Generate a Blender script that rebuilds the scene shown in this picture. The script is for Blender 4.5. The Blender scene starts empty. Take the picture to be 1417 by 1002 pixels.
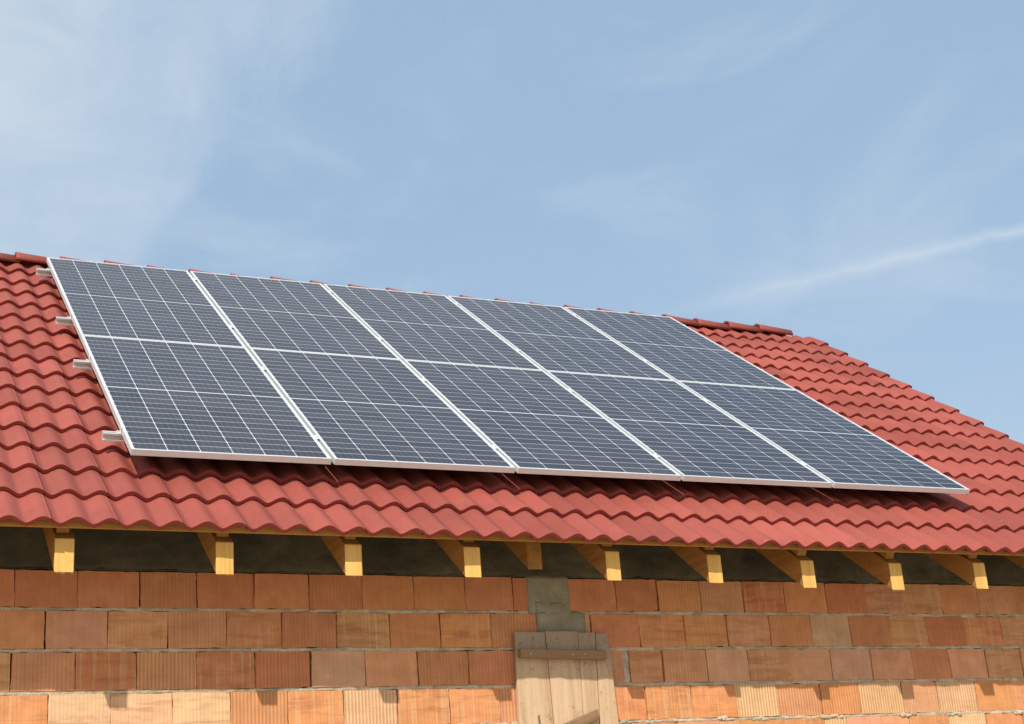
import bpy, bmesh, math, random
from mathutils import Vector, Matrix, noise
R = math.radians
rnd = random.Random(7)
scene = bpy.context.scene
C = scene.collection

# ------------------------------------------------------------------ camera
YAW, PITCH, ROLL = 0.44196, 0.33550, -0.075976
cam_d = bpy.data.cameras.new('camera'); cam = bpy.data.objects.new('camera', cam_d); C.objects.link(cam)
fw = Vector((math.sin(YAW)*math.cos(PITCH), math.cos(YAW)*math.cos(PITCH), math.sin(PITCH)))
r0 = Vector((math.cos(YAW), -math.sin(YAW), 0)); u0 = r0.cross(fw)
rt = r0*math.cos(ROLL)+u0*math.sin(ROLL); up = -r0*math.sin(ROLL)+u0*math.cos(ROLL)
M = Matrix.Identity(4)
for i in range(3):
    M[i][0], M[i][1], M[i][2] = rt[i], up[i], -fw[i]
M.translation = Vector((-1.40785, -7.47924, -2.26122))
cam.matrix_world = M
cam_d.sensor_width = 36; cam_d.lens = 36*2133.885/1417
cam_d.clip_start = .05; cam_d.clip_end = 6000
scene.camera = cam

# ------------------------------------------------------------------ light
LD = Vector((.70, 1.0, -1.135)).normalized()          # direction the sunlight travels
SUN_EL = math.asin(-LD.z); SUN_AZ = math.atan2(-LD.x, -LD.y)
sd = bpy.data.lights.new('sun', 'SUN'); sd.energy = 4.4; sd.angle = R(.55); sd.color = (1, .955, .88)
so = bpy.data.objects.new('sun', sd); C.objects.link(so)
so.rotation_euler = LD.to_track_quat('-Z', 'Y').to_euler(); so.location = (-8, -12, 14)

def ND(nt, t, **k):
    n = nt.nodes.new(t)
    for a, b in k.items():
        if a == 'ins':
            for i, v in b.items(): n.inputs[i].default_value = v
        else: setattr(n, a, b)
    return n
def LK(nt, a, b): nt.links.new(a, b)
def MA(nt, op, a, b=None, c=None, clamp=False):
    n = nt.nodes.new('ShaderNodeMath'); n.operation = op; n.use_clamp = clamp
    for i, v in enumerate((a, b, c)):
        if v is None: continue
        if isinstance(v, (int, float)): n.inputs[i].default_value = v
        else: nt.links.new(v, n.inputs[i])
    return n.outputs[0]
def MIX(nt, fac, a, b, mode='MIX'):
    n = nt.nodes.new('ShaderNodeMix'); n.data_type = 'RGBA'; n.blend_type = mode
    for i, v in ((0, fac), (6, a), (7, b)):
        if isinstance(v, (int, float)): n.inputs[i].default_value = v
        elif isinstance(v, (tuple, list)): n.inputs[i].default_value = (*v, 1) if len(v) == 3 else v
        else: nt.links.new(v, n.inputs[i])
    return n.outputs[2]
def RAMP(nt, fac, stops, interp='LINEAR'):
    n = nt.nodes.new('ShaderNodeValToRGB'); n.color_ramp.interpolation = interp
    e = n.color_ramp.elements
    while len(e) < len(stops): e.new(.5)
    for x, (p, c) in zip(e, stops):
        x.position = p; x.color = (c, c, c, 1) if isinstance(c, (int, float)) else (*c, 1)
    nt.links.new(fac, n.inputs[0]); return n.outputs[0]
def NOISE(nt, vec, scale, detail=4, rough=.55, dist=0):
    n = nt.nodes.new('ShaderNodeTexNoise')
    n.inputs['Scale'].default_value = scale; n.inputs['Detail'].default_value = detail
    n.inputs['Roughness'].default_value = rough; n.inputs['Distortion'].default_value = dist
    if vec is not None: nt.links.new(vec, n.inputs['Vector'])
    return n.outputs[0]
def MAPV(nt, vec, scale=(1, 1, 1), loc=(0, 0, 0), rot=(0, 0, 0)):
    n = nt.nodes.new('ShaderNodeMapping')
    n.inputs['Scale'].default_value = scale; n.inputs['Location'].default_value = loc; n.inputs['Rotation'].default_value = rot
    nt.links.new(vec, n.inputs['Vector']); return n.outputs[0]

world = bpy.data.worlds.new('World'); scene.world = world; world.use_nodes = True
nt = world.node_tree; nt.nodes.clear()
out = ND(nt, 'ShaderNodeOutputWorld'); bg = ND(nt, 'ShaderNodeBackground')
sky = ND(nt, 'ShaderNodeTexSky', sky_type='NISHITA', sun_disc=False)
sky.sun_elevation = SUN_EL; sky.sun_rotation = SUN_AZ
sky.altitude = 100; sky.air_density = 1.0; sky.dust_density = 2.2; sky.ozone_density = 1.3
tc = ND(nt, 'ShaderNodeTexCoord'); dirv = tc.outputs['Generated']
SKY_K = .12
def dotv(v, w):
    n = nt.nodes.new('ShaderNodeVectorMath'); n.operation = 'DOT_PRODUCT'
    nt.links.new(v, n.inputs[0]); n.inputs[1].default_value = w; return n.outputs['Value']
# thin high cloud: big soft veils + fine fibres, thicker to the west (left)
def pix(px, py):   # photograph direction -> sky direction (used to name a few sky directions)
    return fw*2133.9+rt*(px-708.5)-up*(py-501)
el = dotv(dirv, (0, 0, 1))
pn = pix(150, 330).cross(pix(560, -40)).normalized()      # edge of the cirrus bank in the west
if pn.dot(pix(0, 0)) < 0: pn = -pn
soft = NOISE(nt, dirv, 3.2, 6, .60, .6)
bank = MA(nt, 'ADD', dotv(dirv, tuple(pn)), MA(nt, 'MULTIPLY', MA(nt, 'SUBTRACT', soft, .5), .34))
west = RAMP(nt, MA(nt, 'ADD', MA(nt, 'MULTIPLY', bank, 2.2), .5), [(.38, .0), (.58, .62), (.95, 1)], 'EASE')
v2 = NOISE(nt, MAPV(nt, dirv, (1.0, 1.0, 2.2), rot=(0, R(38), R(-12))), 9, 8, .60, .5)
fib = RAMP(nt, v2, [(.30, .55), (.70, 1)], 'EASE')
wisp = RAMP(nt, NOISE(nt, MAPV(nt, dirv, (1.0, 1.0, 1.9), rot=(0, R(-20), 0), loc=(1.3, 0, .4)), 4.5, 6, .58, .8), [(.46, 0), (.72, 1)], 'EASE')
low = RAMP(nt, el, [(.12, .30), (.42, 0)])
cl = MA(nt, 'MAXIMUM', MA(nt, 'MULTIPLY', MA(nt, 'MULTIPLY', west, fib), .85), MA(nt, 'MULTIPLY', wisp, .26))
cl = MA(nt, 'ADD', cl, low)
CLOUDS = cl
TRAIL = None
def trail(d1, d2, width, amount, fade):
    """a long thin condensation streak between two sky directions"""
    a, b = Vector(d1).normalized(), Vector(d2).normalized()
    n = a.cross(b).normalized(); t = (b-a).normalized()
    wob = MA(nt, 'MULTIPLY', MA(nt, 'SUBTRACT', NOISE(nt, dirv, 26, 5, .65), .5), width*1.6)
    s = dotv(dirv, tuple(t)); s0 = a.dot(t); s1 = b.dot(t)
    x = MA(nt, 'DIVIDE', MA(nt, 'SUBTRACT', s, s0), s1-s0)
    wdt = MA(nt, 'MULTIPLY_ADD', MA(nt, 'MAXIMUM', MA(nt, 'SUBTRACT', 1.0, x), 0), width*fade, width)
    dist = MA(nt, 'ABSOLUTE', MA(nt, 'ADD', dotv(dirv, tuple(n)), wob))
    band = MA(nt, 'SUBTRACT', 1.0, MA(nt, 'DIVIDE', dist, wdt), clamp=True)
    band = MA(nt, 'POWER', band, 1.3)
    along = RAMP(nt, x, [(0.0, 0), (.45, .55), (1, 1)])
    tex = MA(nt, 'MULTIPLY_ADD', NOISE(nt, dirv, 40, 4, .6), .8, .5)
    return MA(nt, 'MULTIPLY', MA(nt, 'MULTIPLY', band, along), MA(nt, 'MULTIPLY', tex, amount))
tr = trail(pix(870, 445), pix(1420, 316), .0062, .50, .8)
fac = MA(nt, 'ADD', cl, tr, clamp=True)
skc = MIX(nt, 1.0, sky.outputs[0], (SKY_K,)*3, 'MULTIPLY')
skc = MIX(nt, .68, skc, (.43, .615, .83))             # bright summer haze
col = MIX(nt, fac, skc, (.68, .76, .84))
LK(nt, col, bg.inputs[0]); bg.inputs[1].default_value = 1.0
LK(nt, bg.outputs[0], out.inputs[0])

scene.view_settings.view_transform = 'Standard'; scene.view_settings.look = 'None'
scene.view_settings.exposure = 0; scene.view_settings.gamma = 1; scene.view_settings.use_curve_mapping = False
scene.render.engine = 'CYCLES'
scene.cycles.max_bounces = 8; scene.cycles.diffuse_bounces = 4

# ------------------------------------------------------------------ materials
def mat(name):
    m = bpy.data.materials.new(name); m.use_nodes = True
    nt = m.node_tree; nt.nodes.clear()
    o = ND(nt, 'ShaderNodeOutputMaterial'); b = ND(nt, 'ShaderNodeBsdfPrincipled')
    LK(nt, b.outputs[0], o.inputs[0]); return m, nt, b
def bump(nt, b, h, dist=.002, strength=1.0):
    n = ND(nt, 'ShaderNodeBump'); n.inputs['Distance'].default_value = dist; n.inputs['Strength'].default_value = strength
    LK(nt, h, n.inputs['Height']); LK(nt, n.outputs[0], b.inputs['Normal'])

def m_tile():
    m, nt, b = mat('engobed_clay_tile')
    tc = ND(nt, 'ShaderNodeTexCoord'); ob = tc.outputs['Object']
    at = ND(nt, 'ShaderNodeAttribute', attribute_name='rnd')
    base = RAMP(nt, NOISE(nt, ob, 1.6, 5), [(.3, (.285, .064, .046)), (.7, (.355, .088, .064))])
    fine = RAMP(nt, NOISE(nt, ob, 55, 4, .7), [(.25, .90), (.75, 1.06)])
    c = MIX(nt, 1, base, fine, 'MULTIPLY')
    var = RAMP(nt, at.outputs['Fac'], [(0, .84), (1, 1.10)])
    c = MIX(nt, 1, c, var, 'MULTIPLY')
    drt = RAMP(nt, NOISE(nt, MAPV(nt, ob, (1, .5, .5)), 5.5, 7, .68, .5), [(.52, 0), (.72, .34)])
    c = MIX(nt, drt, c, (.17, .052, .040))
    spk = RAMP(nt, NOISE(nt, ob, 75, 2, .5), [(.70, 0), (.75, .55)])
    c = MIX(nt, spk, c, (.13, .05, .04))
    # dusty lime scuffs and small chips
    sc = RAMP(nt, NOISE(nt, ob, 11, 6, .7, .4), [(.69, 0), (.80, .32)])
    c = MIX(nt, sc, c, (.46, .24, .19))
    ch = RAMP(nt, NOISE(nt, ob, 34, 2, .5), [(.765, 0), (.79, .8)])
    c = MIX(nt, ch, c, (.52, .34, .28))
    # darker red on the edge faces (front edges most)
    ed = ND(nt, 'ShaderNodeAttribute', attribute_name='edge')
    c = MIX(nt, ed.outputs['Fac'], c, MIX(nt, NOISE(nt, ob, 30, 3), (.22, .036, .028), (.30, .050, .040)))
    LK(nt, c, b.inputs['Base Color']); b.inputs['Roughness'].default_value = .66
    b.inputs['Specular IOR Level'].default_value = .22
    bump(nt, b, NOISE(nt, ob, 90, 4, .7), .0012, .5)
    return m
def m_brick():
    m, nt, b = mat('fired_hollow_brick')
    uv = ND(nt, 'ShaderNodeUVMap', uv_map='UVMap').outputs[0]
    tone = ND(nt, 'ShaderNodeAttribute', attribute_name='tone').outputs['Color']
    kind = ND(nt, 'ShaderNodeAttribute', attribute_name='kind')
    sp = ND(nt, 'ShaderNodeSeparateColor'); LK(nt, kind.outputs['Color'], sp.inputs[0])
    su = ND(nt, 'ShaderNodeSeparateXYZ'); LK(nt, uv, su.inputs[0])
    u, v = su.outputs[0], su.outputs[1]
    rib = MA(nt, 'MULTIPLY_ADD', MA(nt, 'SINE', MA(nt, 'MULTIPLY', u, 2*math.pi/.0187)), .5, .5)
    ribs = MA(nt, 'MULTIPLY', rib, sp.outputs[0])
    # wide unevenness, softened vertical fibre
    n1 = NOISE(nt, MAPV(nt, uv, (1, 1, 1)), 9, 5, .6, .3)
    n2 = NOISE(nt, MAPV(nt, uv, (50, 3, 1)), 1.0, 4, .6)
    hatch = NOISE(nt, MAPV(nt, uv, (2.5, 26, 1)), 1.0, 3, .55, .2)
    hl = RAMP(nt, hatch, [(.56, 0), (.64, 1), (.70, .3)])
    hv = RAMP(nt, NOISE(nt, MAPV(nt, uv, (48, 2.0, 1)), 1.0, 2, .5), [(.55, 0), (.64, 1)])
    c = MIX(nt, 1, tone, RAMP(nt, n1, [(.25, .82), (.75, 1.14)]), 'MULTIPLY')
    red = RAMP(nt, NOISE(nt, MAPV(nt, uv, (2.0, 9, 1)), 2.2, 4, .6, .6), [(.50, 0), (.68, .55)])
    c = MIX(nt, MA(nt, 'MULTIPLY', red, sp.outputs[1]), c, (.40, .125, .050))
    c = MIX(nt, 1, c, RAMP(nt, n2, [(.3, .93), (.7, 1.06)]), 'MULTIPLY')
    c = MIX(nt, MA(nt, 'MULTIPLY', MA(nt, 'SUBTRACT', 1.0, rib), MA(nt, 'MULTIPLY', sp.outputs[0], .50)), c, (.36, .13, .055))
    c = MIX(nt, MA(nt, 'MULTIPLY', hv, MA(nt, 'MULTIPLY', sp.outputs[1], .38)), c, (.68, .46, .25))
    c = MIX(nt, MA(nt, 'MULTIPLY', hl, MA(nt, 'MULTIPLY', sp.outputs[1], .42)), c, (.32, .14, .06))
    # cement smears
    sm = RAMP(nt, NOISE(nt, MAPV(nt, uv, (1, 1, 1), loc=(3, 5, 0)), 22, 6, .7, .6), [(.66, 0), (.76, .55)])
    c = MIX(nt, MA(nt, 'MULTIPLY', sm, sp.outputs[2]), c, (.40, .36, .30))
    dk = RAMP(nt, NOISE(nt, MAPV(nt, uv, (1, 1, 1), loc=(9, 2, 0)), 60, 3, .6), [(.70, 0), (.78, .6)])
    c = MIX(nt, dk, c, (.20, .09, .05))
    LK(nt, c, b.inputs['Base Color']); b.inputs['Roughness'].default_value = .88
    b.inputs['Specular IOR Level'].default_value = .2
    h = MA(nt, 'ADD', MA(nt, 'MULTIPLY', ribs, 1.0), MA(nt, 'MULTIPLY', NOISE(nt, uv, 140, 4, .7), .5))
    h = MA(nt, 'SUBTRACT', h, MA(nt, 'MULTIPLY', hl, MA(nt, 'MULTIPLY', sp.outputs[1], .5)))
    bump(nt, b, h, .0022, .8)
    return m
def m_mortar(name, c1, c2, sc=12):
    m, nt, b = mat(name)
    ob = ND(nt, 'ShaderNodeTexCoord').outputs['Object']
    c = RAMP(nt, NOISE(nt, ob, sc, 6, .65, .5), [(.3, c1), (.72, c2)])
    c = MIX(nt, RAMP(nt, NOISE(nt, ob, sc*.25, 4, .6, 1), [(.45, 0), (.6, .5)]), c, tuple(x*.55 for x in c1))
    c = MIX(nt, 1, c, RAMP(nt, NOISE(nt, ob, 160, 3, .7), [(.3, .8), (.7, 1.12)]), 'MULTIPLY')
    LK(nt, c, b.inputs['Base Color']); b.inputs['Roughness'].default_value = .95
    b.inputs['Specular IOR Level'].default_value = .15
    bump(nt, b, MA(nt, 'ADD', NOISE(nt, ob, 120, 5, .75), NOISE(nt, ob, 24, 4, .6)), .006, .7)
    return m
def m_wood(name, light, dark, stain, grain=1.0, axis='Z', stain_amt=.0, knots=.5):
    """grain runs along the given object axis"""
    m, nt, b = mat(name)
    ob = ND(nt, 'ShaderNodeTexCoord').outputs['Object']
    oi = ND(nt, 'ShaderNodeObjectInfo')
    off = ND(nt, 'ShaderNodeVectorMath', operation='MULTIPLY_ADD')
    LK(nt, oi.outputs['Random'], off.inputs[0]); off.inputs[1].default_value = (37, 53, 71); LK(nt, ob, off.inputs[2])
    p = off.outputs[0]
    sc = {'Z': (38, 38, 1.6), 'X': (1.6, 38, 38), 'Y': (38, 1.6, 38)}[axis]
    g = NOISE(nt, MAPV(nt, p, sc), grain, 5, .6, 1.2)
    sc2 = {'Z': (9, 9, .5), 'X': (.5, 9, 9), 'Y': (9, .5, 9)}[axis]
    g2 = NOISE(nt, MAPV(nt, p, sc2), 1, 3, .5, .8)
    f = MA(nt, 'MULTIPLY_ADD', g, .6, MA(nt, 'MULTIPLY', g2, .4))
    c = RAMP(nt, f, [(.34, dark), (.50, tuple((a*2+d)/3 for a, d in zip(light, dark))), (.64, light)])
    kn = RAMP(nt, NOISE(nt, MAPV(nt, p, {'Z': (1, 1, .45), 'X': (.45, 1, 1), 'Y': (1, .45, 1)}[axis]), 21, 1.5, .5), [(.70, 0), (.73, knots)])
    c = MIX(nt, kn, c, tuple(x*2.0 for x in stain))
    ck = RAMP(nt, NOISE(nt, MAPV(nt, p, {'Z': (75, 75, 1.1), 'X': (1.1, 75, 75), 'Y': (75, 1.1, 75)}[axis]), 1, 3, .6, .3), [(.70, 0), (.74, .75)])
    c = MIX(nt, MA(nt, 'MULTIPLY', ck, min(1, stain_amt*1.5)), c, tuple(x*.6 for x in stain))
    st = RAMP(nt, NOISE(nt, p, 17, 5, .7, .8), [(.60, 0), (.74, 1)])
    c = MIX(nt, MA(nt, 'MULTIPLY', st, stain_amt), c, stain)
    if name == 'weathered_pine':      # rain-greyed board tops
        sz = ND(nt, 'ShaderNodeSeparateXYZ'); LK(nt, ob, sz.inputs[0])
        e = MA(nt, 'ADD', sz.outputs[2], MA(nt, 'MULTIPLY', NOISE(nt, MAPV(nt, ob, (30, 30, 5)), 1, 4, .6), .16))
        c = MIX(nt, RAMP(nt, MA(nt, 'ADD', e, 1.55), [(.52, 0), (.66, .72)]), c, (.30, .235, .17))
        gr = RAMP(nt, NOISE(nt, MAPV(nt, ob, (1, 1, .7)), 38, 4, .7, .6), [(.60, 0), (.68, .8)])
        c = MIX(nt, MA(nt, 'MULTIPLY', gr, RAMP(nt, MA(nt, 'ADD', e, 1.55), [(.48, .15), (.62, .9)])), c, (.06, .04, .028))
    LK(nt, c, b.inputs['Base Color']); b.inputs['Roughness'].default_value = .75
    b.inputs['Specular IOR Level'].default_value = .25
    bump(nt, b, g, .0015, .6)
    return m
def m_alu(name, col, rough, metal=1.0):
    m, nt, b = mat(name)
    ob = ND(nt, 'ShaderNodeTexCoord').outputs['Object']
    n = NOISE(nt, ob, 25, 4, .6)
    c = MIX(nt, 1, (*col,), RAMP(nt, n, [(.3, .93), (.7, 1.03)]), 'MULTIPLY')
    LK(nt, c, b.inputs['Base Color']); b.inputs['Metallic'].default_value = metal
    LK(nt, MA(nt, 'MULTIPLY_ADD', n, .12, rough-.06), b.inputs['Roughness'])
    return m
PW, PH = 1.04226, 2.0793
def m_cells():
    m, nt, b = mat('solar_cells_under_glass')
    uv = ND(nt, 'ShaderNodeUVMap', uv_map='UVMap').outputs[0]
    su = ND(nt, 'ShaderNodeSeparateXYZ'); LK(nt, uv, su.inputs[0]); u, v = su.outputs[0], su.outputs[1]
    mu, mv, gm = .016, .019, .0042
    cw = (PW-2*mu)/6; chh = (PH/2-mv-gm)/12
    uu = MA(nt, 'DIVIDE', MA(nt, 'SUBTRACT', u, mu), cw)
    up_ = MA(nt, 'GREATER_THAN', v, PH/2)
    v0 = MA(nt, 'ADD', MA(nt, 'MULTIPLY', up_, PH/2+gm-mv), mv)
    vv = MA(nt, 'DIVIDE', MA(nt, 'SUBTRACT', v, v0), chh)
    ax = MA(nt, 'MULTIPLY', MA(nt, 'ABSOLUTE', MA(nt, 'SUBTRACT', MA(nt, 'FRACT', uu), .5)), cw)
    ay = MA(nt, 'MULTIPLY', MA(nt, 'ABSOLUTE', MA(nt, 'SUBTRACT', MA(nt, 'FRACT', vv), .5)), chh)
    lx = MA(nt, 'GREATER_THAN', ax, cw/2-.0019)
    ly = MA(nt, 'GREATER_THAN', ay, chh/2-.0016)
    lc = MA(nt, 'GREATER_THAN', MA(nt, 'ADD', ax, ay), cw/2+chh/2-.0085)
    o1 = MA(nt, 'LESS_THAN', uu, 0); o2 = MA(nt, 'GREATER_THAN', uu, 6)
    o3 = MA(nt, 'LESS_THAN', vv, 0); o4 = MA(nt, 'GREATER_THAN', vv, 12)
    L = lx
    for q in (ly, lc, o1, o2, o3, o4): L = MA(nt, 'MAXIMUM', L, q)
    # cell-to-cell tint
    cb = ND(nt, 'ShaderNodeCombineXYZ'); LK(nt, MA(nt, 'FLOOR', uu), cb.inputs[0])
    LK(nt, MA(nt, 'ADD', MA(nt, 'FLOOR', vv), MA(nt, 'MULTIPLY', up_, 30)), cb.inputs[1])
    oi = ND(nt, 'ShaderNodeObjectInfo'); LK(nt, MA(nt, 'MULTIPLY', oi.outputs['Random'], 97), cb.inputs[2])
    wn = ND(nt, 'ShaderNodeTexWhiteNoise'); LK(nt, cb.outputs[0], wn.inputs['Vector'])
    cell = MIX(nt, wn.outputs['Value'], (.004, .005, .016), (.024, .024, .038))
    fing = MA(nt, 'GREATER_THAN', MA(nt, 'ABSOLUTE', MA(nt, 'SUBTRACT', MA(nt, 'FRACT', MA(nt, 'MULTIPLY', uu, 5)), .5)), .478)
    cell = MIX(nt, MA(nt, 'MULTIPLY', fing, .30), cell, (.35, .36, .40))
    c = MIX(nt, L, cell, (.62, .63, .65))
    dust = RAMP(nt, NOISE(nt, uv, 3.5, 6, .65, .5), [(.3, .008), (.75, .035)])
    c = MIX(nt, dust, c, (.42, .38, .36))
    LK(nt, c, b.inputs['Base Color']); b.inputs['Roughness'].default_value = .5
    b.inputs['Specular IOR Level'].default_value = .2
    b.inputs['Coat Weight'].default_value = .55; b.inputs['Coat IOR'].default_value = 1.36
    LK(nt, MA(nt, 'MULTIPLY_ADD', dust, 1.0, .10), b.inputs['Coat Roughness'])
    return m
def m_plain(name, c, rough=.9):
    m, nt, b = mat(name)
    ob = ND(nt, 'ShaderNodeTexCoord').outputs['Object']
    cc = MIX(nt, 1, c, RAMP(nt, NOISE(nt, ob, 8, 5), [(.3, .8), (.7, 1.15)]), 'MULTIPLY')
    LK(nt, cc, b.inputs['Base Color']); b.inputs['Roughness'].default_value = rough
    return m
def m_ground():
    m, nt, b = mat('dry_yard_ground')
    ob = ND(nt, 'ShaderNodeTexCoord').outputs['Object']
    c = RAMP(nt, NOISE(nt, ob, .35, 8, .6, .6), [(.38, (.52, .42, .28)), (.58, (.44, .35, .23)), (.72, (.24, .22, .11))])
    c = MIX(nt, 1, c, RAMP(nt, NOISE(nt, ob, 14, 6, .7), [(.25, .7), (.75, 1.25)]), 'MULTIPLY')
    LK(nt, c, b.inputs['Base Color']); b.inputs['Roughness'].default_value = .95
    bump(nt, b, NOISE(nt, ob, 9, 8, .7), .05, .6)
    return m
MT = dict(tile=m_tile(), brick=m_brick(),
          mortar=m_mortar('cement_mortar', (.50, .41, .28), (.70, .60, .44), 30),
          concrete=m_mortar('eave_shaded_concrete', (.062, .054, .036), (.155, .135, .09), 4),  # ring beam: deep shade under the eave put into a darker colour
          patch=m_mortar('grey_cast_concrete', (.30, .265, .175), (.44, .40, .28), 7),
          lit_end=m_wood('sunlit_spruce_end', (.80, .49, .145), (.60, .31, .075), (.30, .13, .03), axis='Z', stain_amt=.5),  # rafter ends: brighter copy of the wood, sunlight put into the colour
          rafter=m_wood('shaded_spruce', (.42, .215, .060), (.28, .125, .032), (.13, .055, .018), axis='Y', stain_amt=.12),  # rafter sides: same wood darkened to paint in the eave shade
          board=m_wood('spruce_board', (.48, .27, .080), (.34, .16, .04), (.16, .07, .02), axis='X', stain_amt=.2),
          old=m_wood('weathered_pine', (.64, .45, .28), (.46, .29, .16), (.075, .045, .03), axis='Z', stain_amt=.62, knots=.85),
          oldx=m_wood('weathered_batten_wood', (.34, .20, .11), (.22, .12, .06), (.08, .05, .03), axis='X', stain_amt=.35, knots=.6),
          under=m_plain('dark_underlay_and_panel_back', (.045, .035, .028)),
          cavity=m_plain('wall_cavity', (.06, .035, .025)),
          frame=m_alu('anodised_aluminium', (.68, .69, .68), .48, .28),
          rail=m_alu('rail_aluminium', (.66, .67, .66), .45, .4),
          cells=m_cells(), back=m_plain('white_backsheet', (.6, .6, .6), .6),
          steel=m_alu('galvanised_steel', (.6, .6, .6), .45), ground=m_ground())

# ------------------------------------------------------------------ helpers
def link(name, bm, m, parent=None, smooth=False):
    me = bpy.data.meshes.new(name); bm.to_mesh(me); bm.free()
    if m is not None: me.materials.append(m)
    if smooth:
        for p in me.polygons: p.use_smooth = True
    o = bpy.data.objects.new(name, me); C.objects.link(o)
    if parent: o.parent = parent
    return o
def empty(name, loc=(0, 0, 0), label=None, cat=None, group=None):
    o = bpy.data.objects.new(name, None); C.objects.link(o); o.location = loc
    if label: o['label'] = label
    if cat: o['category'] = cat
    if group: o['group'] = group
    return o
def quad(bm, vs):
    return bm.faces.new(vs)
def box(bm, x0, x1, y0, y1, z0, z1, T=None, jit=0):
    P = [(x0, y0, z0), (x1, y0, z0), (x1, y1, z0), (x0, y1, z0), (x0, y0, z1), (x1, y0, z1), (x1, y1, z1), (x0, y1, z1)]
    if jit: P = [tuple(c+rnd.uniform(-jit, jit) for c in p) for p in P]
    if T: P = [T(*p) for p in P]
    v = [bm.verts.new(p) for p in P]
    return [bm.faces.new([v[i] for i in f]) for f in ((0, 3, 2, 1), (4, 5, 6, 7), (0, 1, 5, 4), (1, 2, 6, 5), (2, 3, 7, 6), (3, 0, 4, 7))]
def bevel(bm, w, seg=2):
    bmesh.ops.bevel(bm, geom=[e for e in bm.edges], offset=w, segments=seg, affect='EDGES', profile=.5)
P = 0.631768
CP, SP = math.cos(P), math.sin(P)
def S(a, b, n=0.0):          # roof coordinates: a along the eave, b up the slope, n above the panel glass plane
    return (a, b*CP-n*SP, b*SP+n*CP)

# ------------------------------------------------------------------ ground
GZ = -3.95
bm = bmesh.new()
bmesh.ops.create_grid(bm, x_segments=60, y_segments=60, size=2500)
for v in bm.verts:
    d = math.hypot(v.co.x, v.co.y)
    v.co.z = noise.noise(v.co*.004)*min(6, max(0, (d-80)*.01))
g = link('ground', bm, MT['ground']); g.location.z = GZ; g['kind'] = 'structure'

# ------------------------------------------------------------------ house
house = empty('brick_house', (1.6, 2.0, GZ), 'unfinished orange hollow brick house with red wavy tile roof and bare rafter ends', 'house')
HO = house.location.copy()
def hpart(name, bm, m, parent=None, smooth=False):
    o = link(name, bm, m, parent or house, smooth)
    if parent is None: o.location = -HO       # meshes are modelled in world coordinates
    return o

YW = .1613
HX0, HX1 = -3.9, 6.86
YB = 7.269            # back wall face (mirror of the front about the ridge)
RIDGE_Y = 3.715
# measured vertical joints (metres along the wall), course by course from the top
courses = {
 1: ([-1.11, -.815, -.518, -.221, .076, .364, .657, .947, 1.238, 1.528, 1.822, 2.107, 2.193], [2.446, 2.742, 3.011, 3.299, 3.592, 3.876, 4.176, 4.469, 4.755, 5.045, 5.338, 5.635]),
 2: ([-1.24, -.95, -.66, -.37, -.076, .217, .51, .797, 1.088, 1.379, 1.667, 1.958, 2.239], [2.529, 2.569, 2.873, 3.17, 3.455, 3.745, 4.037, 4.324, 4.613, 4.899, 5.19, 5.483]),
 3: ([-1.10, -.81, -.524, -.225, .065, .357, .652, .944, 1.238, 1.526, 1.817, 2.15], [2.60, 2.758, 2.788, 3.005, 3.291, 3.572, 3.86, 4.148, 4.44, 4.741, 5.033, 5.316, 5.602]),
 4: ([-1.22, -.93, -.64, -.348, -.057, .239, .527, .818, 1.11, 1.407, 1.693, 1.987, 2.15], [2.60, 2.873, 3.166, 3.459, 3.736, 4.042, 4.318, 4.633, 4.899, 5.199, 5.495]),
 5: ([-1.08, -.79, -.50, -.21, .08, .37, .66, .95, 1.24, 1.53, 1.82, 2.15], [2.60, 2.76, 3.04, 3.33, 3.46, 3.754, 4.044, 4.202, 4.45, 4.657, 4.95, 5.24, 5.53]),
}
TONES = dict(r=(.60, .235, .105), o=(.66, .285, .120), t=(.65, .325, .150), p=(.68, .325, .170), c=(.75, .46, .25), b=(.65, .365, .205))
# tone letter + kind: s smooth, h hatched, v lightly ribbed, V strongly ribbed
row_pat = {
 1: ['rs']*3+['rs', 'rv', 'rs', 'rs', 'rv', 'rs', 'rs', 'rs', 'rv', 'rs', 'rs'],
 2: ['ps', 'th', 'os', 'ps', 'th', 'pv', 'oh', 'rv', 'th', 'os', 'oh', 'ov', 'ps', 'rs', 'oh', 'oh', 'th', 'ov', 'bs', 'rs', 'th', 'rv', 'oh', 'th', 'rs'],
 3: ['os', 'th', 'pv', 'rh', 'tV', 'rh', 'rV', 'bs', 'ps', 'rv', 'rv', 'pv', 'ps', 'th', 'tv', 'bs', 'th', 'ps', 'bs', 'ps', 'rs', 'ps', 'th'],
 4: ['oh', 'cv', 'oh', 'ch', 'ch', 'ch', 'tV', 'oh', 'cV', 'oh', 'oh', 'pV', 'oh', 'oh', 'oh', 'cV', 'pV', 'oV', 'cV', 'pv', 'cV', 'os', 'oh', 'os'],
 5: ['oh', 'th', 'oh', 'os', 'oh', 'pv', 'os', 'oh', 'cv', 'os', 'oh', 'pv', 'oh', 'ps', 'ph', 'os', 'oh', 'cV', 'ps', 'ps', 'oh', 'cv', 'os'],
}
bmw = bmesh.new()
lt = bmw.loops.layers.float_color.new('tone'); lk = bmw.loops.layers.float_color.new('kind')
luv = bmw.loops.layers.uv.new('UVMap')
KIND = {'s': (.08, .2), 'h': (.30, 1.0), 'v': (.62, .4), 'V': (1.0, .25)}
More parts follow.
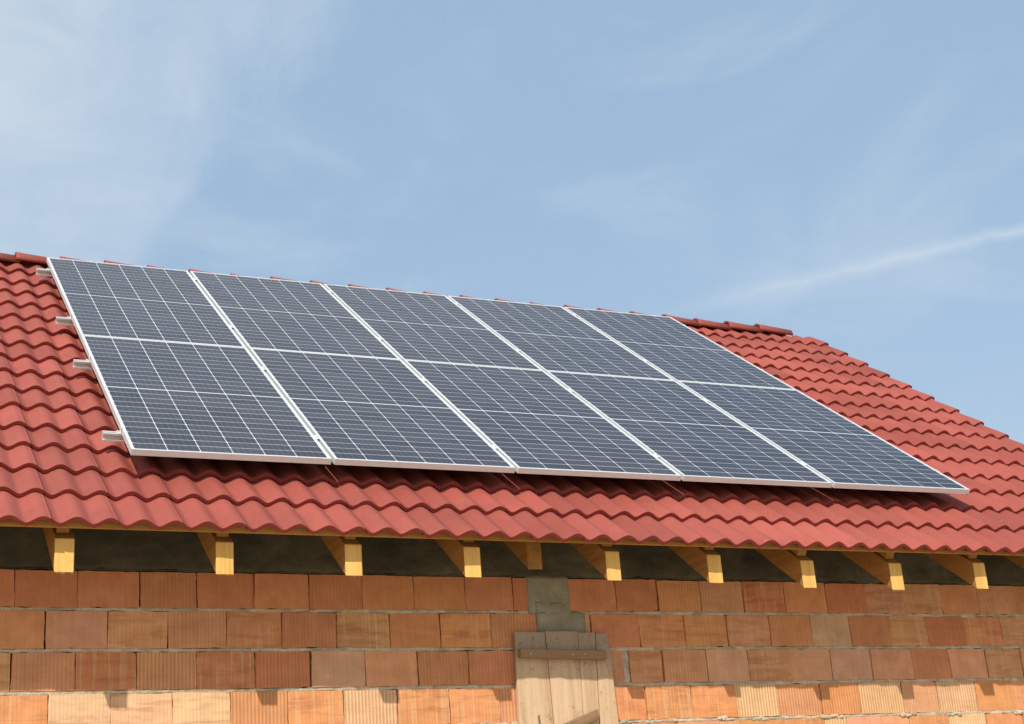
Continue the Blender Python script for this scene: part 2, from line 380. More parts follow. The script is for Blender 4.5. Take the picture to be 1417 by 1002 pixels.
def brick(x0, x1, z0, z1, code, nrow, y=YW, gap=.004):
    if x1-x0 < .02: return
    tone = Vector(TONES[code[0]]); f = rnd.uniform(.93, 1.07); tone = tone*f
    tone = Vector((tone.x*rnd.uniform(.96, 1.04), tone.y*rnd.uniform(.95, 1.05), tone.z*rnd.uniform(.92, 1.06)))
    rib, hat = KIND[code[1]]
    k = (rib, hat*rnd.uniform(.7, 1), rnd.choice((.1, .3, 1.0)), 1)
    b = bmesh.new()
    g0, g1 = rnd.uniform(.3, 1)*gap, rnd.uniform(.3, 1)*gap
    dy = rnd.uniform(-.004, .003); tw = rnd.uniform(-.004, .004); tz = rnd.uniform(-.003, .002)
    s0, s1 = rnd.uniform(-.002, .002), rnd.uniform(-.002, .002)
    zz = z1+tz
    cn = [(x0+g0+s0, z0), (x1-g1+s1, z0), (x1-g1-s1, zz), (x0+g0-s0, zz)]
    pts = []
    for i in range(4):
        (ax_, az_), (bx_, bz_) = cn[i], cn[(i+1) % 4]
        m_ = (10 if i % 2 == 0 else 7) if nrow <= 6 else 1
        for q in range(m_):
            jx = rnd.gauss(0, .0009) if m_ > 1 else 0; jz = rnd.gauss(0, .0009) if m_ > 1 else 0
            if m_ > 1 and rnd.random() < .035:            # knocked-off chip
                jx += ((x0+x1)/2-ax_)*.03; jz += ((z0+zz)/2-az_)*.06
            pts.append((ax_+(bx_-ax_)*q/m_+jx, az_+(bz_-az_)*q/m_+jz))
    F = [b.verts.new((px, y+dy+tw*(2*(px-x0)/(x1-x0)-1), pz)) for px, pz in pts]
    B = [b.verts.new((v.co.x, y+.12, v.co.z)) for v in F]
    b.faces.new(F)
    for i in range(len(F)):
        j = (i+1) % len(F); b.faces.new((F[j], F[i], B[i], B[j]))
    ed = [e for e in b.edges if all(v in F for v in e.verts)]
    bmesh.ops.bevel(b, geom=ed, offset=rnd.uniform(.0018, .0032), segments=2, affect='EDGES', profile=.6)
    ou, ov = rnd.uniform(0, 40), rnd.uniform(0, 40)
    mp = {v: bmw.verts.new(v.co) for v in b.verts}
    for fc in b.faces:
        nf = bmw.faces.new([mp[v] for v in fc.verts]); nf.smooth = False
        for lp in nf.loops:
            lp[lt] = (*tone, 1); lp[lk] = k
            lp[luv].uv = (lp.vert.co.x+ou+.3*(lp.vert.co.y-y), lp.vert.co.z+ov)
    b.free()
Z2 = -.7738; CH = .2
nrows = 17
def rand_codes():
    return rnd.choice('ooottppprr')+rnd.choice('shhvvV')
for i in range(1, nrows+1):
    ztop = Z2+CH*(2-i)-.0085; zbot = Z2+CH*(1-i)+.0085
    if i == 1: ztop = -.583
    if i in courses:
        L, Rr = courses[i]
        # prolong to both ends of the house
        L = list(L); Rr = list(Rr)
        while L[0] > HX0+.15: L.insert(0, L[0]-.292)
        L[0] = HX0
        while Rr[-1] < HX1-.15: Rr.append(Rr[-1]+.292)
        Rr[-1] = HX1
        n0 = next(j for j, x in enumerate(L) if x > -1.3)
        pcs = [(L[j], L[j+1]) for j in range(len(L)-1)]+[(Rr[j], Rr[j+1]) for j in range(len(Rr)-1)]
        rp = row_pat[i]; j0 = next(j for j, p_ in enumerate(pcs) if p_[0] > -1.28)
        for j, (a, b_) in enumerate(pcs):
            code = rp[j-j0] if 0 <= j-j0 < len(rp) else rand_codes()
            if i == 2 and abs(a-2.529) < .01: b_ -= .002
            if i == 3 and abs(a-2.758) < .004: continue          # a wide joint filled with mortar
            zz = zbot
            gp = .0055 if rnd.random() < .45 else .002
            brick(a, b_, zbot, ztop, code, i, gap=gp)
    else:
        x = HX0+(0 if i % 2 else -.146)
        while x < HX1-.01:
            a, b_ = max(x, HX0), min(x+.29, HX1); x += .29
            if i <= 11:                     # window opening behind the shutter
                if a < 2.15 < b_: brick(a, 2.15, zbot, ztop, rand_codes(), i); a = 2.6
                if a < 2.6 and b_ <= 2.6 and a >= 2.15: continue
                if a < 2.6: a = 2.6
                if a >= b_: continue
            brick(a, b_, zbot, ztop, rand_codes(), i)
# pieces just past the opening edge in the measured rows sit behind the shutter
hpart('wall', bmw, MT['brick'])

# mortar beds, lumps and the filled joint
def rough_strip(bm, x0, x1, z0, z1, y, amp, step=.02, nz=4, edge=.004, depth=.1, seed=0.0, fr=22):
    nx = max(2, int((x1-x0)/step)); G = []
    for k in range(nz+1):
        row = []
        for j in range(nx+1):
            x = x0+(x1-x0)*j/nx; z = z0+(z1-z0)*k/nz
            if k in (0, nz): z += noise.noise(Vector((x*14, k*3.1+seed, 2)))*edge*2
            yy = y+noise.noise(Vector((x*fr, z*fr*1.5, seed)))*amp+noise.noise(Vector((x*fr*3.3, z*fr*4, seed+7)))*amp*.5
            if k in (0, nz): yy += amp*.8
            row.append(bm.verts.new((x, yy, z)))
        G.append(row)
    for k in range(nz):
        for j in range(nx):
            bm.faces.new((G[k][j], G[k][j+1], G[k+1][j+1], G[k+1][j]))
    b0 = [bm.verts.new((v.co.x, y+depth, v.co.z)) for v in G[0]]; b1 = [bm.verts.new((v.co.x, y+depth, v.co.z)) for v in G[-1]]
    for j in range(nx):
        bm.faces.new((b0[j], b0[j+1], G[0][j+1], G[0][j])); bm.faces.new((G[-1][j], G[-1][j+1], b1[j+1], b1[j]))
    for A_, B_, sgn in ((0, 0, 1), (nx, nx, -1)):
        col_ = [G[k][A_] for k in range(nz+1)]+[b1[A_], b0[A_]]
        bm.faces.new(col_ if sgn < 0 else col_[::-1])
bm = bmesh.new()
for i in range(1, nrows+1):
    zc = Z2+CH*(1-i)
    segs = [(HX0, 2.16), (2.59, HX1)] if i >= 3 else [(HX0, 2.24), (2.44, HX1)] if i == 1 else [(HX0, HX1)]
    for (a, b_) in segs:
        rough_strip(bm, a+.002, b_-.002, zc-.0112, zc+.0108, YW+.002, .0042, .012, 4, .0062, seed=i*3.7)
rough_strip(bm, 2.756, 2.790, Z2-.3915, Z2-.2085, YW+.007, .004, .012, 10, .002, seed=55)
def lump(x, z, r, y=YW):
    n0 = len(bm.verts)
    ret = bmesh.ops.create_icosphere(bm, subdivisions=2, radius=r)
    sx, sz = rnd.uniform(.9, 1.9), rnd.uniform(.5, .9)
    for v in ret['verts']:
        c = v.co.copy(); k_ = 1+noise.noise(c*(60)+Vector((x*9, z, 0)))*.7
        v.co = Vector((x+c.x*sx*k_, y+.004+c.y*.55*k_, z+c.z*sz*k_))
zc5 = Z2-.6
for x in (2.66, 2.73, 2.9, 3.01, 3.36, 3.58, 3.62, 4.06, 4.1, 4.15, 4.62, 4.68, 4.95, 5.02, 5.5, -.1, .35, .9, 1.35, 1.9, 2.05):
    for q in range(rnd.randint(5, 9)): lump(x+rnd.uniform(-.035, .035), zc5+rnd.uniform(-.011, .006), rnd.uniform(.006, .0135), YW-.007)
for q in range(60): lump(rnd.uniform(-1, 5.6), Z2-.2*rnd.choice((0, 1, 2, 3))+rnd.uniform(-.01, .008), rnd.uniform(.002, .005))
mo = hpart('mortar', bm, MT['mortar'])
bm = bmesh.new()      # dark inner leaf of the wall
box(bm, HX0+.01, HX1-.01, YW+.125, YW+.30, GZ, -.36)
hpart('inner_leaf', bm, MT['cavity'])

# concrete ring beam with the cast column stub above the shutter
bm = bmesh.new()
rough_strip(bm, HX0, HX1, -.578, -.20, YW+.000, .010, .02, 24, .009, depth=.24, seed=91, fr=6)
c_beam = bm; bm = bmesh.new()
rough_strip(bm, 2.190, 2.450, Z2-.010, -.570, YW-.002, .005, .02, 10, .009, seed=92, fr=9)
rough_strip(bm, 2.236, 2.532, Z2-.21, Z2+.004, YW-.004, .005, .02, 10, .009, seed=93, fr=9)
rough_strip(bm, 2.238, 2.452, Z2-.06, Z2+.06, YW-.0035, .004, .02, 8, .009, seed=97, fr=9)
cp = hpart('concrete_patch', bm, MT['patch'], smooth=True); cp['label'] = 'grey concrete patch above the shutter'; bm = c_beam
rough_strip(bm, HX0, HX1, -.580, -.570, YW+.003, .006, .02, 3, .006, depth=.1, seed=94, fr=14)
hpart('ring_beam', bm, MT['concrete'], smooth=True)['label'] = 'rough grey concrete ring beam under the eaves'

# other walls of the house (gables and back)
bm = bmesh.new()
lt = bm.loops.layers.float_color.new('tone'); lk = bm.loops.layers.float_color.new('kind'); luv = bm.loops.layers.uv.new('UVMap')
def side_wall_brick(x0, x1, y0, y1, z0, z1):
    tone = Vector(TONES[rnd.choice('oottpr')])*rnd.uniform(.9, 1.1); ou, ov = rnd.uniform(0, 40), rnd.uniform(0, 40)
    for f in box(bm, x0, x1, y0, y1, z0, z1):
        for lp in f.loops:
            lp[lt] = (*tone, 1); lp[lk] = (.3, .4, .3, 1); lp[luv].uv = (lp.vert.co.x+lp.vert.co.y+ou, lp.vert.co.z+ov)
for sx in (0, 1):
    xa, xb = (HX0, HX0+.12) if sx == 0 else (HX1-.12, HX1)
    z = GZ; r_ = 0
    while z < 2.3:
        zt = z+.19
        hw = RIDGE_Y-YW if zt < -.35 else (2.35-zt)/math.tan(P)
        y = RIDGE_Y-hw+(.126 if zt < -.35 else 0); ye = RIDGE_Y+hw-(.126 if zt < -.35 else 0)
        yy = y-(.145 if r_ % 2 else 0)
        while yy < ye-.02:
            a, b_ = max(yy, y), min(yy+.286, ye)
            if b_-a > .02: side_wall_brick(xa, xb, a, b_, z, zt)
            yy += .29
        z += .2; r_ += 1
box(bm, HX0, HX1, 2*RIDGE_Y-YW-.12, 2*RIDGE_Y-YW, GZ, -.3)
hpart('gable_wall', bm, MT['brick'])

# ------------------------------------------------------------------ roof tiles
CR0, CPITCH = -.622, .1494            # crest positions along the eave
rows_l = [-.637, -.284, .047, .374, .684, 1.02, 1.34, 1.655, 1.965, 2.275, 2.608, 2.927, 3.245, 3.575, 3.891, 4.218, 4.50]
def row_b(i, x):
    t = min(1, max(0, (x+.6)/4.1))
    return rows_l[i]-.028*max(0, 1-i/7)*t
NC, DEP, TH, LIFT = -.112, .034, .0215, .026
def wave(x):
    ph = ((x-CR0)/CPITCH) % 1.0
    c = .5+.5*math.cos(2*math.pi*ph)
    return -DEP*(1-c**.78)
bmt = bmesh.new()
lr_ = bmt.loops.layers.float_color.new('rnd'); le = bmt.loops.layers.float_color.new('edge')
def tile(bm, i, k, mir=False, xend=None):
    """one double-wave tile: starts on the falling flank of crest k"""
    x0 = CR0+CPITCH*(k+.22); x1 = x0+2*CPITCH
    if xend is not None: x1 = min(x1, xend)
    if x1-x0 < .03: return
    nx = 22; tr = rnd.random()
    db, dn, rot_ = rnd.uniform(-.004, .004), rnd.uniform(-.0007, .0007), rnd.uniform(-.003, .003)
    lapw = .020
    prof = []
    for j in range(nx+1):
        x = x0+.0002+(x1-x0-.0004)*j/nx
        b0 = row_b(i, x)+db+rot_*(j/nx-.5)
        b1 = row_b(i+1, x)+(.03 if i < 15 else 0)
        L = (b1-row_b(i, x))
        nf = NC+dn+wave(x); nb = nf-LIFT*(b1-b0)/max(.2, row_b(min(i+1, 15), x)-row_b(i, x) if i < 15 else .32)
        th = TH
        if x-x0 < lapw: th = TH*(.6 if i == 0 else .86)                        # interlock: the lap shows as a small notch
        th *= 1+.08*noise.noise(Vector((x*40, i*3.3, k)))
        nfj = nf+.0006*noise.noise(Vector((x*60, i, k*1.7)))
        prof.append([(x, b0+.010, nfj), (x, b0+.002, nfj-.0012), (x, b0, nfj-.0030), (x, b0+.001, nfj-th), (x, b0+.04, nfj-th), (x, b1, nb), ])
    def pt(q):
        X, Y, Z = S(q[0], q[1], q[2])
        if mir: Y = 2*RIDGE_Y-Y
        return (X, Y, Z)
    V = [[bm.verts.new(pt(q)) for q in pr] for pr in prof]
    def add(a, b, c, d, e=0.0, sm=True):
        try: f = bm.faces.new((a, b, c, d) if not mir else (d, c, b, a))
        except ValueError: return
        f.smooth = sm
        for lp in f.loops: lp[lr_] = (tr, tr, tr, 1); lp[le] = (e, e, e, 1)
    for j in range(nx):
        A, B = V[j], V[j+1]
        add(A[0], B[0], B[5], A[5]); add(A[1], B[1], B[0], A[0]); add(A[2], B[2], B[1], A[1], .15)
        add(A[3], B[3], B[2], A[2], 1.0, False); add(A[4], B[4], B[3], A[3], 1.0)
    for A, fl in ((V[0], 0), (V[-1], 1)):                  # side ends: a tongue of tile thickness
        lo = [bm.verts.new(A[5].co-Vector((0, 0, TH*.8)))]
        vs = [A[5], A[0], A[1], A[2], A[3], A[4], lo[0]]
        f = bm.faces.new(vs if (fl ^ mir) == 0 else vs[::-1]); f.smooth = False
        for lp in f.loops: lp[lr_] = (tr,)*3+(1,); lp[le] = (.5, .5, .5, 1)
XEND = CR0+CPITCH*51+.047
for i in range(16):
    for k in range(-23, 51, 2):
        tile(bmt, i, k, False, XEND)
for i in range(16):
    for k in range(-23, 51, 2):
        tile(bmt, i, k, True, XEND)
roof = hpart('roof', bmt, MT['tile'])
roof['label'] = 'red wavy clay tile roof slopes'

# ridge caps: half-round tiles, each lapping over the next
CAP0, CAPP = -.185, .3295
APEX = S(0, 4.545, -.086)
def cap_mesh():
    bm = bmesh.new(); e1 = bm.loops.layers.float_color.new('edge'); r1 = bm.loops.layers.float_color.new('rnd')
    stations = [(0, 1.04, .003), (.03, 1.035, .002), (.036, 1.02, .0), (.36, .88, -.012)]
    rings = []
    for (x, s, dz) in stations:
        o_, i_ = [], []
        for t in range(15):
            a = math.pi*t/14
            w, h = .088*s, .086*s
            o_.append(bm.verts.new((x, -math.cos(a)*w, dz+h*math.sin(a)**.85-.086)))
            i_.append(bm.verts.new((x, -math.cos(a)*(w-.015), dz+(h-.015)*math.sin(a)**.85-.086)))
        rings.append((o_, i_))
    for q in range(len(rings)-1):
        for t in range(14):
            a, b_ = rings[q], rings[q+1]
            f = bm.faces.new((a[0][t], b_[0][t], b_[0][t+1], a[0][t+1])); f.smooth = True
            f = bm.faces.new((a[1][t+1], b_[1][t+1], b_[1][t], a[1][t])); f.smooth = True
        for t in (0, 14):
            bm.faces.new((a[0][t], a[1][t], b_[1][t], b_[0][t]) if t == 0 else (b_[0][t], b_[1][t], a[1][t], a[0][t]))
    for R_, fl in ((rings[0], 0), (rings[-1], 1)):
        for t in range(14):
            vs = (R_[0][t], R_[0][t+1], R_[1][t+1], R_[1][t])
            f = bm.faces.new(vs if fl == 0 else vs[::-1])
            f.tag = True
    for f in bm.faces:
        for lp in f.loops:
            lp[r1] = (.5, .5, .5, 1)
            lp[e1] = (.5, .5, .5, 1) if f.tag else (0, 0, 0, 1)
    bmesh.ops.recalc_face_normals(bm, faces=bm.faces)
    return bm
cap0 = None
for k in range(-10, 21):
    x = CAP0+CAPP*k
    if cap0 is None:
        cap0 = link('ridge_tile', cap_mesh(), MT['tile'], roof); o = cap0
    else:
        o = cap0.copy(); C.objects.link(o); o.parent = roof
    o.location = (x, APEX[1]+rnd.uniform(-.003, .003), APEX[2]+rnd.uniform(-.004, .004))
    o.rotation_euler = (rnd.uniform(-.02, .02), rnd.uniform(-.006, .012), rnd.uniform(-.01, .01))
# mortar bed under the ridge
# roof underlay and sheathing seen from below
bm = bmesh.new()
for mir in (0, 1):
    def T(x, y, z):
        q = S(x, y, z); return (q[0], 2*RIDGE_Y-q[1], q[2]) if mir else q
    box(bm, HX0-.05, 6.93, -.40, 4.47, -.222, -.214, T)
hpart('roof_underlay', bm, MT['under'])
# fascia board / eave batten behind the first tile row
bm = bmesh.new()
nseg = 1500
for s_ in range(nseg):
    pass
def fz(x): return -.503-.009*min(1, max(0, (x+.6)/4.1))
def under_z(x, y):      # underside of the first tile row
    n = NC+wave(x)-TH-.003-(.0 if y < -.38 else .002)
    b = (y+n*SP)/CP
    return max(fz(x)+.006, b*SP+n*CP)
xs = [HX0-.05+(6.95-HX0+.05)*j/nseg for j in range(nseg+1)]
prev = None
for x in xs:
    q = [bm.verts.new(p_) for p_ in ((x, -.392, fz(x)), (x, -.366, fz(x)), (x, -.366, under_z(x, -.366)), (x, -.392, under_z(x, -.392)))]
    if prev:
        for t in range(4): bm.faces.new((prev[t], prev[(t+1) % 4], q[(t+1) % 4], q[t]))
    else: bm.faces.new(q)
    prev = q
bm.faces.new(prev[::-1]); bmesh.ops.recalc_face_normals(bm, faces=bm.faces)
hpart('fascia_board', bm, MT['board'])

# rafters
RH = .158
def rafter_mesh(w, y0, zb, seed):
    """local origin: middle of the lower edge of the plumb-cut end"""
    bm = bmesh.new(); tp = math.tan(P); y1 = 3.70-y0
    F = [bm.verts.new(p_) for p_ in ((-w/2, 0, 0), (w/2, 0, 0), (w/2, 0, RH), (-w/2, 0, RH))]
    ch_ = .006
    B = [bm.verts.new((v.co.x, y1, v.co.z+y1*tp)) for v in F]
    bm.faces.new(F); bm.faces.new(B[::-1])
    for t in range(4):
        u_ = (t+1) % 4; bm.faces.new((F[u_], F[t], B[t], B[u_]))
    bmesh.ops.bevel(bm, geom=[e for e in bm.edges], offset=.003, segments=1, affect='EDGES')
    r2 = random.Random(seed)
    bm.faces.ensure_lookup_table()
    for f in bm.faces:
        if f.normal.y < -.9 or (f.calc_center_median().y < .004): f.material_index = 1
    for q in range(8 if seed in (4, 5, 11) else r2.randint(0, 2)):       # torn fibres under the saw cut
        x = r2.uniform(-w/2+.004, w/2-.004); l = r2.uniform(.004, .012); t_ = r2.uniform(.0015, .003)
        a = [bm.verts.new(c) for c in ((x-t_, .001, .003), (x+t_, .001, .003), (x, .006, .003), (x+r2.uniform(-.004, .004), .001+r2.uniform(-.004, .003), -l))]
        for f in ((0, 1, 3), (1, 2, 3), (2, 0, 3), (0, 2, 1)): bm.faces.new([a[i_] for i_ in f])
    bmesh.ops.recalc_face_normals(bm, faces=bm.faces)
    return bm
RX = [(-3.35, .088, -.700), (-2.60, .088, -.700), (-1.85, .088, -.702), (-1.10, .088, -.700), (-.361, .088, -.702), (.384, .086, -.700), (1.030, .088, -.696), (1.668, .090, -.694),
      (2.480, .084, -.699), (3.112, .088, -.703), (3.722, .088, -.723), (4.334, .088, -.727), (4.953, .088, -.713), (5.60, .088, -.72), (6.25, .088, -.72), (6.78, .088, -.72)]
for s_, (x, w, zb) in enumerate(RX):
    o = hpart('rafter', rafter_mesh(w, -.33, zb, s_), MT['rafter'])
    o.data.materials.append(MT['lit_end'])
    o.location = Vector((x, -.33+rnd.uniform(-.004, .004), zb))-HO
    bm = bmesh.new()                         # counter batten on top of the rafter
    box(bm, -.028, .028, 0, 3.8, 0, .048, lambda a, b_, c_: (a, b_*CP-c_*SP, b_*SP+c_*CP))
    bevel(bm, .002, 1)
    c2 = link('counter_batten', bm, MT['board'], o); c2.location = (rnd.uniform(-.004, .004), .045, RH+.045*math.tan(P)+.003)
o = hpart('rafter', rafter_mesh(.086, -.15, -.605, 77), MT['rafter']); o.data.materials.append(MT['rafter']); o.location = Vector((2.106, -.15, -.605))-HO  # stub end keeps the shade-darkened wood
o['label'] = 'short sawn-off rafter stub in full shade'

# ------------------------------------------------------------------ solar panels
G = .0185; GV = .003; FH = .032
def frame_mesh():
    bm = bmesh.new(); lip, wall_ = .0105, .0022
    w, h = PW, PH
    def bar(x0, x1, y0, y1, z0, z1): box(bm, x0, x1, y0, y1, z0, z1)
    # outer side walls
    bar(0, wall_, 0, h, -FH, -.0018); bar(w-wall_, w, 0, h, -FH, -.0018)
    bar(wall_, w-wall_, 0, wall_, -FH, -.0018); bar(wall_, w-wall_, h-wall_, h, -FH, -.0018)
    # top lips (mitred)
    o = [(0, 0), (w, 0), (w, h), (0, h)]; i_ = [(lip, lip), (w-lip, lip), (w-lip, h-lip), (lip, h-lip)]
    for t in range(4):
        u_ = (t+1) % 4
        A = [bm.verts.new((*q, 0)) for q in (o[t], o[u_], i_[u_], i_[t])]; B = [bm.verts.new((*q, -.0018)) for q in (o[t], o[u_], i_[u_], i_[t])]
        bm.faces.new(A); bm.faces.new(B[::-1])
        for s_ in range(4): bm.faces.new((A[(s_+1) % 4], A[s_], B[s_], B[(s_+1) % 4]))
    # bottom flanges
    bar(wall_, .025, wall_, h-wall_, -FH, -FH+.002); bar(w-.025, w-wall_, wall_, h-wall_, -FH, -FH+.002)
    bar(.025, w-.025, wall_, .025, -FH, -FH+.002); bar(.025, w-.025, h-.025, h-wall_, -FH, -FH+.002)
    return bm
def lam_mesh():
    bm = bmesh.new(); uv = bm.loops.layers.uv.new('UVMap'); e_ = .0025
    fs = box(bm, e_, PW-e_, e_, PH-e_, -.0065, -.0022); fs[0].material_index = 1
    for f in fs:
        for lp in f.loops: lp[uv].uv = (lp.vert.co.x, lp.vert.co.y)
    return bm
ROT = Matrix(((1, 0, 0), (0, CP, -SP), (0, SP, CP))).to_4x4()
def on_roof(a, b, n): return Matrix.Translation(Vector(S(a, b, n))) @ ROT
ordn = ['leftmost', 'second from the left', 'middle', 'second from the right', 'rightmost']
extra = {(0, 0): 'nearest the camera beside the lowest rail stub', (1, 0): 'touching the ridge tiles',
         (0, 4): 'its tip pointing at the open tiles', (1, 4): 'beside the open tiles under the ridge end'}
fr0 = None
for r_ in range(2):
    for c_ in range(5):
        lab = '%s solar panel of the %s row' % (ordn[c_], 'lower' if r_ == 0 else 'upper')
        if (r_, c_) in extra: lab += ', '+extra[(r_, c_)]
        e = empty('solar_panel', (0, 0, 0), lab, 'solar panel', 'solar panels on the red roof')
        e.matrix_world = on_roof(c_*(PW+G), r_*(PH+GV), rnd.uniform(-.0008, .0008))
        if fr0 is None:
            fr0 = link('frame', frame_mesh(), MT['frame'], e); la0 = link('cell_laminate', lam_mesh(), MT['cells'], e); la0.data.materials.append(MT['under'])  # panel underside coloured dark to deepen the shade on the tiles below
            bm = bmesh.new(); box(bm, .46, .58, PH/2-.04, PH/2+.04, -.024, -.0068); bevel(bm, .003, 1)
            jb0 = link('junction_box', bm, MT['under'], e)
        else:
            for s_ in (fr0, la0, jb0):
                d = s_.copy(); C.objects.link(d); d.parent = e
AW = 5*PW+4*G

# mounting rails with end clamps and mid clamps
def rail_mesh(L):
    """hollow C rail, 40 x 46 mm, slot on top and groove in the lower side"""
    bm = bmesh.new()
    prof = [(0, 0), (0, .010), (.010, .013), (.010, .033), (0, .036), (0, .046), (.012, .046), (.012, .038), (.028, .038), (.028, .046), (.040, .046), (.040, 0)]
    prof = [(y, z-.046) for y, z in prof]
    A = [bm.verts.new((0, *p_)) for p_ in prof]; B = [bm.verts.new((L, *p_)) for p_ in prof]
    n = len(prof)
    for t in range(n): bm.faces.new((A[t], A[(t+1) % n], B[(t+1) % n], B[t]))
    bm.faces.new(A); bm.faces.new(B[::-1]); bmesh.ops.recalc_face_normals(bm, faces=bm.faces)
    return bm
def endclamp_mesh():
    bm = bmesh.new()
    box(bm, -.022, -.0008, .002, .038, .0, .003); box(bm, -.0038, -.0008, .002, .038, .003, FH+.002)
    box(bm, -.0008, .009, .002, .038, FH+.0008, FH+.0035); box(bm, -.020, -.010, .013, .026, .003, .011)
    return bm
def midclamp_mesh():
    bm = bmesh.new()
    box(bm, -.0095, .0095, -.010, .050, FH+.0006, FH+.0034); box(bm, -.0085, -.0065, -.010, .050, .0, FH+.0006)
    box(bm, .0065, .0085, -.010, .050, .0, FH+.0006); bmesh.ops.create_cone(bm, cap_ends=True, segments=10, radius1=.0065, radius2=.0065, depth=.006, matrix=Matrix.Translation((0, .02, FH+.0065)))
    return bm
def hook_mesh():
    bm = bmesh.new()
    box(bm, 0, .03, .0, .006, -.030, .0); box(bm, 0, .03, .0, .16, -.036, -.030)
    return bm
rl = [('lowest mounting rail, its stub poking out left under the lower panel row', .32),
      ('second lowest mounting rail, stub sticking out left beneath the lower row top', 1.60),
      ('third mounting rail from the eave, stub sticking out left under the upper row', 2.56),
      ('topmost mounting rail, its stub poking out left just below the ridge', 3.88)]
for lab, b in rl:
    e = empty('mounting_rail', (0, 0, 0), lab, 'mounting rail', 'aluminium mounting rails under the panels')
    e.matrix_world = on_roof(-.092, b, -FH-.0015)
    link('rail_profile', rail_mesh(AW+.092+.03), MT['rail'], e)
    ec = link('end_clamp', endclamp_mesh(), MT['frame'], e); ec.location = (.092, 0, 0)
    ec2 = ec.copy(); C.objects.link(ec2); ec2.parent = e; ec2.location = (.092+AW, 0, 0); ec2.scale.x = -1
    mc = None
    for c_ in range(1, 5):
        if mc is None: mc = link('mid_clamp', midclamp_mesh(), MT['frame'], e); o = mc
        else: o = mc.copy(); C.objects.link(o); o.parent = e
        o.location = (.092+c_*(PW+G)-G/2, 0, 0)
    hk = None
    for c_ in range(6):
        if hk is None: hk = link('roof_hook', hook_mesh(), MT['steel'], e); o = hk
        else: o = hk.copy(); C.objects.link(o); o.parent = e
        o.location = (.45+c_*.896, .040, -.016)

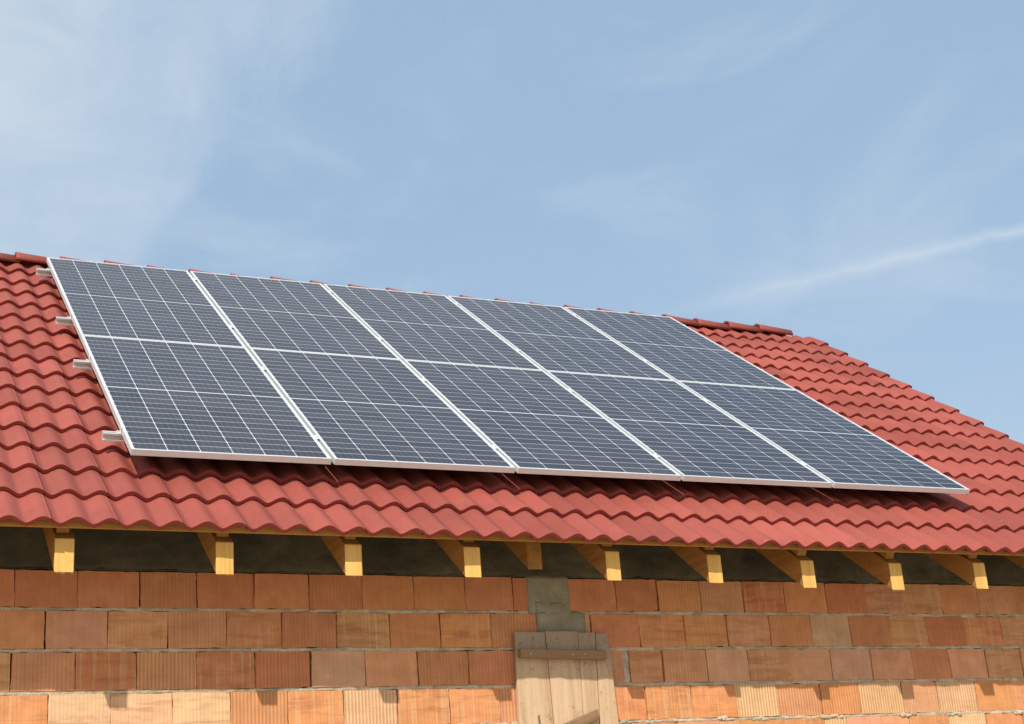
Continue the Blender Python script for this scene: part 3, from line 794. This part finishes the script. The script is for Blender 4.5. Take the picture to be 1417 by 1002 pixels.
# ------------------------------------------------------------------ shutter
SY = YW-.040
sh = empty('wooden_shutter', (2.37, SY, -1.6), 'weathered plank shutter with a dark crosspiece, hung on the brick wall under the concrete patch', 'shutter')
SO = sh.location.copy()
pl = [(2.081, 2.262, 2.066), (2.264, 2.463, 2.262), (2.465, 2.572, 2.462), (2.574, 2.648, 2.560)]
tops = [-.887, -.890, -.893, -.898]
edges_t = [2.081, 2.263, 2.464, 2.573, 2.648]; edges_b = [2.066, 2.275, 2.452, 2.548, 2.672]   # at z=-1.45
for t in range(4):
    bm = bmesh.new()
    zt, zb = tops[t], -2.42
    def ex(k_, z):
        return edges_t[k_]+(edges_b[k_]-edges_t[k_])*(-.89-z)/.56*(1 if z > -1.5 else (1.09/.56)/((-.89-z)/.56))
    nz = 26; th = .022
    Fv, Bv = [], []
    yo = rnd.uniform(-.002, .002)
    for k_ in range(nz+1):
        z = zt+(zb-zt)*k_/nz
        zj = z+(rnd.uniform(-.004, .004) if k_ == 0 else 0)
        xl, xr = ex(t, z)+.0020+.0012*noise.noise(Vector((z*7, t, 0))), ex(t+1, z)-.0020+.0012*noise.noise(Vector((z*7, t, 5)))
        n_ = 6; rF, rB = [], []
        for j in range(n_+1):
            x = xl+(xr-xl)*j/n_; zz = zj+(.005*noise.noise(Vector((x*50, 0, t))) if k_ in (0, nz) else 0)
            cupr = .0012*math.cos(math.pi*(j/n_-.5)*2)
            rF.append(bm.verts.new((x, SY+yo-cupr, zz))); rB.append(bm.verts.new((x, SY+yo+th, zz)))
        Fv.append(rF); Bv.append(rB)
    for k_ in range(nz):
        for j in range(6):
            bm.faces.new((Fv[k_+1][j], Fv[k_+1][j+1], Fv[k_][j+1], Fv[k_][j])); bm.faces.new((Bv[k_][j], Bv[k_][j+1], Bv[k_+1][j+1], Bv[k_+1][j]))
        bm.faces.new((Fv[k_][0], Bv[k_][0], Bv[k_+1][0], Fv[k_+1][0])); bm.faces.new((Bv[k_][6], Fv[k_][6], Fv[k_+1][6], Bv[k_+1][6]))
    for j in range(6):
        bm.faces.new((Fv[0][j], Fv[0][j+1], Bv[0][j+1], Bv[0][j])); bm.faces.new((Bv[nz][j], Bv[nz][j+1], Fv[nz][j+1], Fv[nz][j]))
    bmesh.ops.recalc_face_normals(bm, faces=bm.faces)
    o = link('plank', bm, MT['old'], sh); o.location = -SO
def slat(name, x0, z0, x1, z1, h, th, y, m, parent, jag=0):
    bm = bmesh.new(); L = math.hypot(x1-x0, z1-z0); n_ = 14
    R1 = []
    for j in range(n_+1):
        x = L*j/n_; w1 = .002*noise.noise(Vector((x*11, 3, y))); w2 = .002*noise.noise(Vector((x*13, 9, y)))
        dx = rnd.uniform(-jag, jag) if j == n_ else 0
        R1.append([bm.verts.new(p_) for p_ in ((x+dx, -th, -h/2+w1), (x-dx, -th, h/2+w2), (x-dx, 0, h/2+w2), (x+dx, 0, -h/2+w1))])
    for j in range(n_):
        for t in range(4): bm.faces.new((R1[j][t], R1[j+1][t], R1[j+1][(t+1) % 4], R1[j][(t+1) % 4]))
    bm.faces.new(R1[0]); bm.faces.new(R1[-1][::-1]); bmesh.ops.recalc_face_normals(bm, faces=bm.faces)
    bmesh.ops.bevel(bm, geom=[e for e in bm.edges if e.calc_face_angle(0) > .8], offset=.0015, segments=1, affect='EDGES')
    o = link(name, bm, m, parent); o.location = Vector((x0, y, z0))-SO
    o.rotation_euler = (0, -math.atan2(z1-z0, x1-x0), 0)
    return o
cz = slat('crosspiece', 2.092, -1.008, 2.612, -1.022, .048, .036, SY-.0015, MT['oldx'], sh)
cz['label'] = 'dark horizontal crosspiece with nail heads'
br = slat('brace', 2.02, -1.515, 2.535, -1.338, .050, .024, SY-.0015, MT['oldx'], sh, .01)
br['label'] = 'split diagonal brace board'
slat('crosspiece', 2.092, -2.20, 2.64, -2.205, .046, .026, SY-.0015, MT['oldx'], sh)
for (x, z) in ((2.405, -1.018), (2.478, -1.016), (2.15, -1.012)):
    bm = bmesh.new(); bmesh.ops.create_cone(bm, cap_ends=True, segments=10, radius1=.0042, radius2=.0036, depth=.003, matrix=Matrix.Rotation(R(90), 4, 'X'))
    o = link('nail', bm, MT['steel'], cz); o.location = (x-2.092, -.0375, z+1.008+(x-2.092)*.027)
# opening behind the shutter
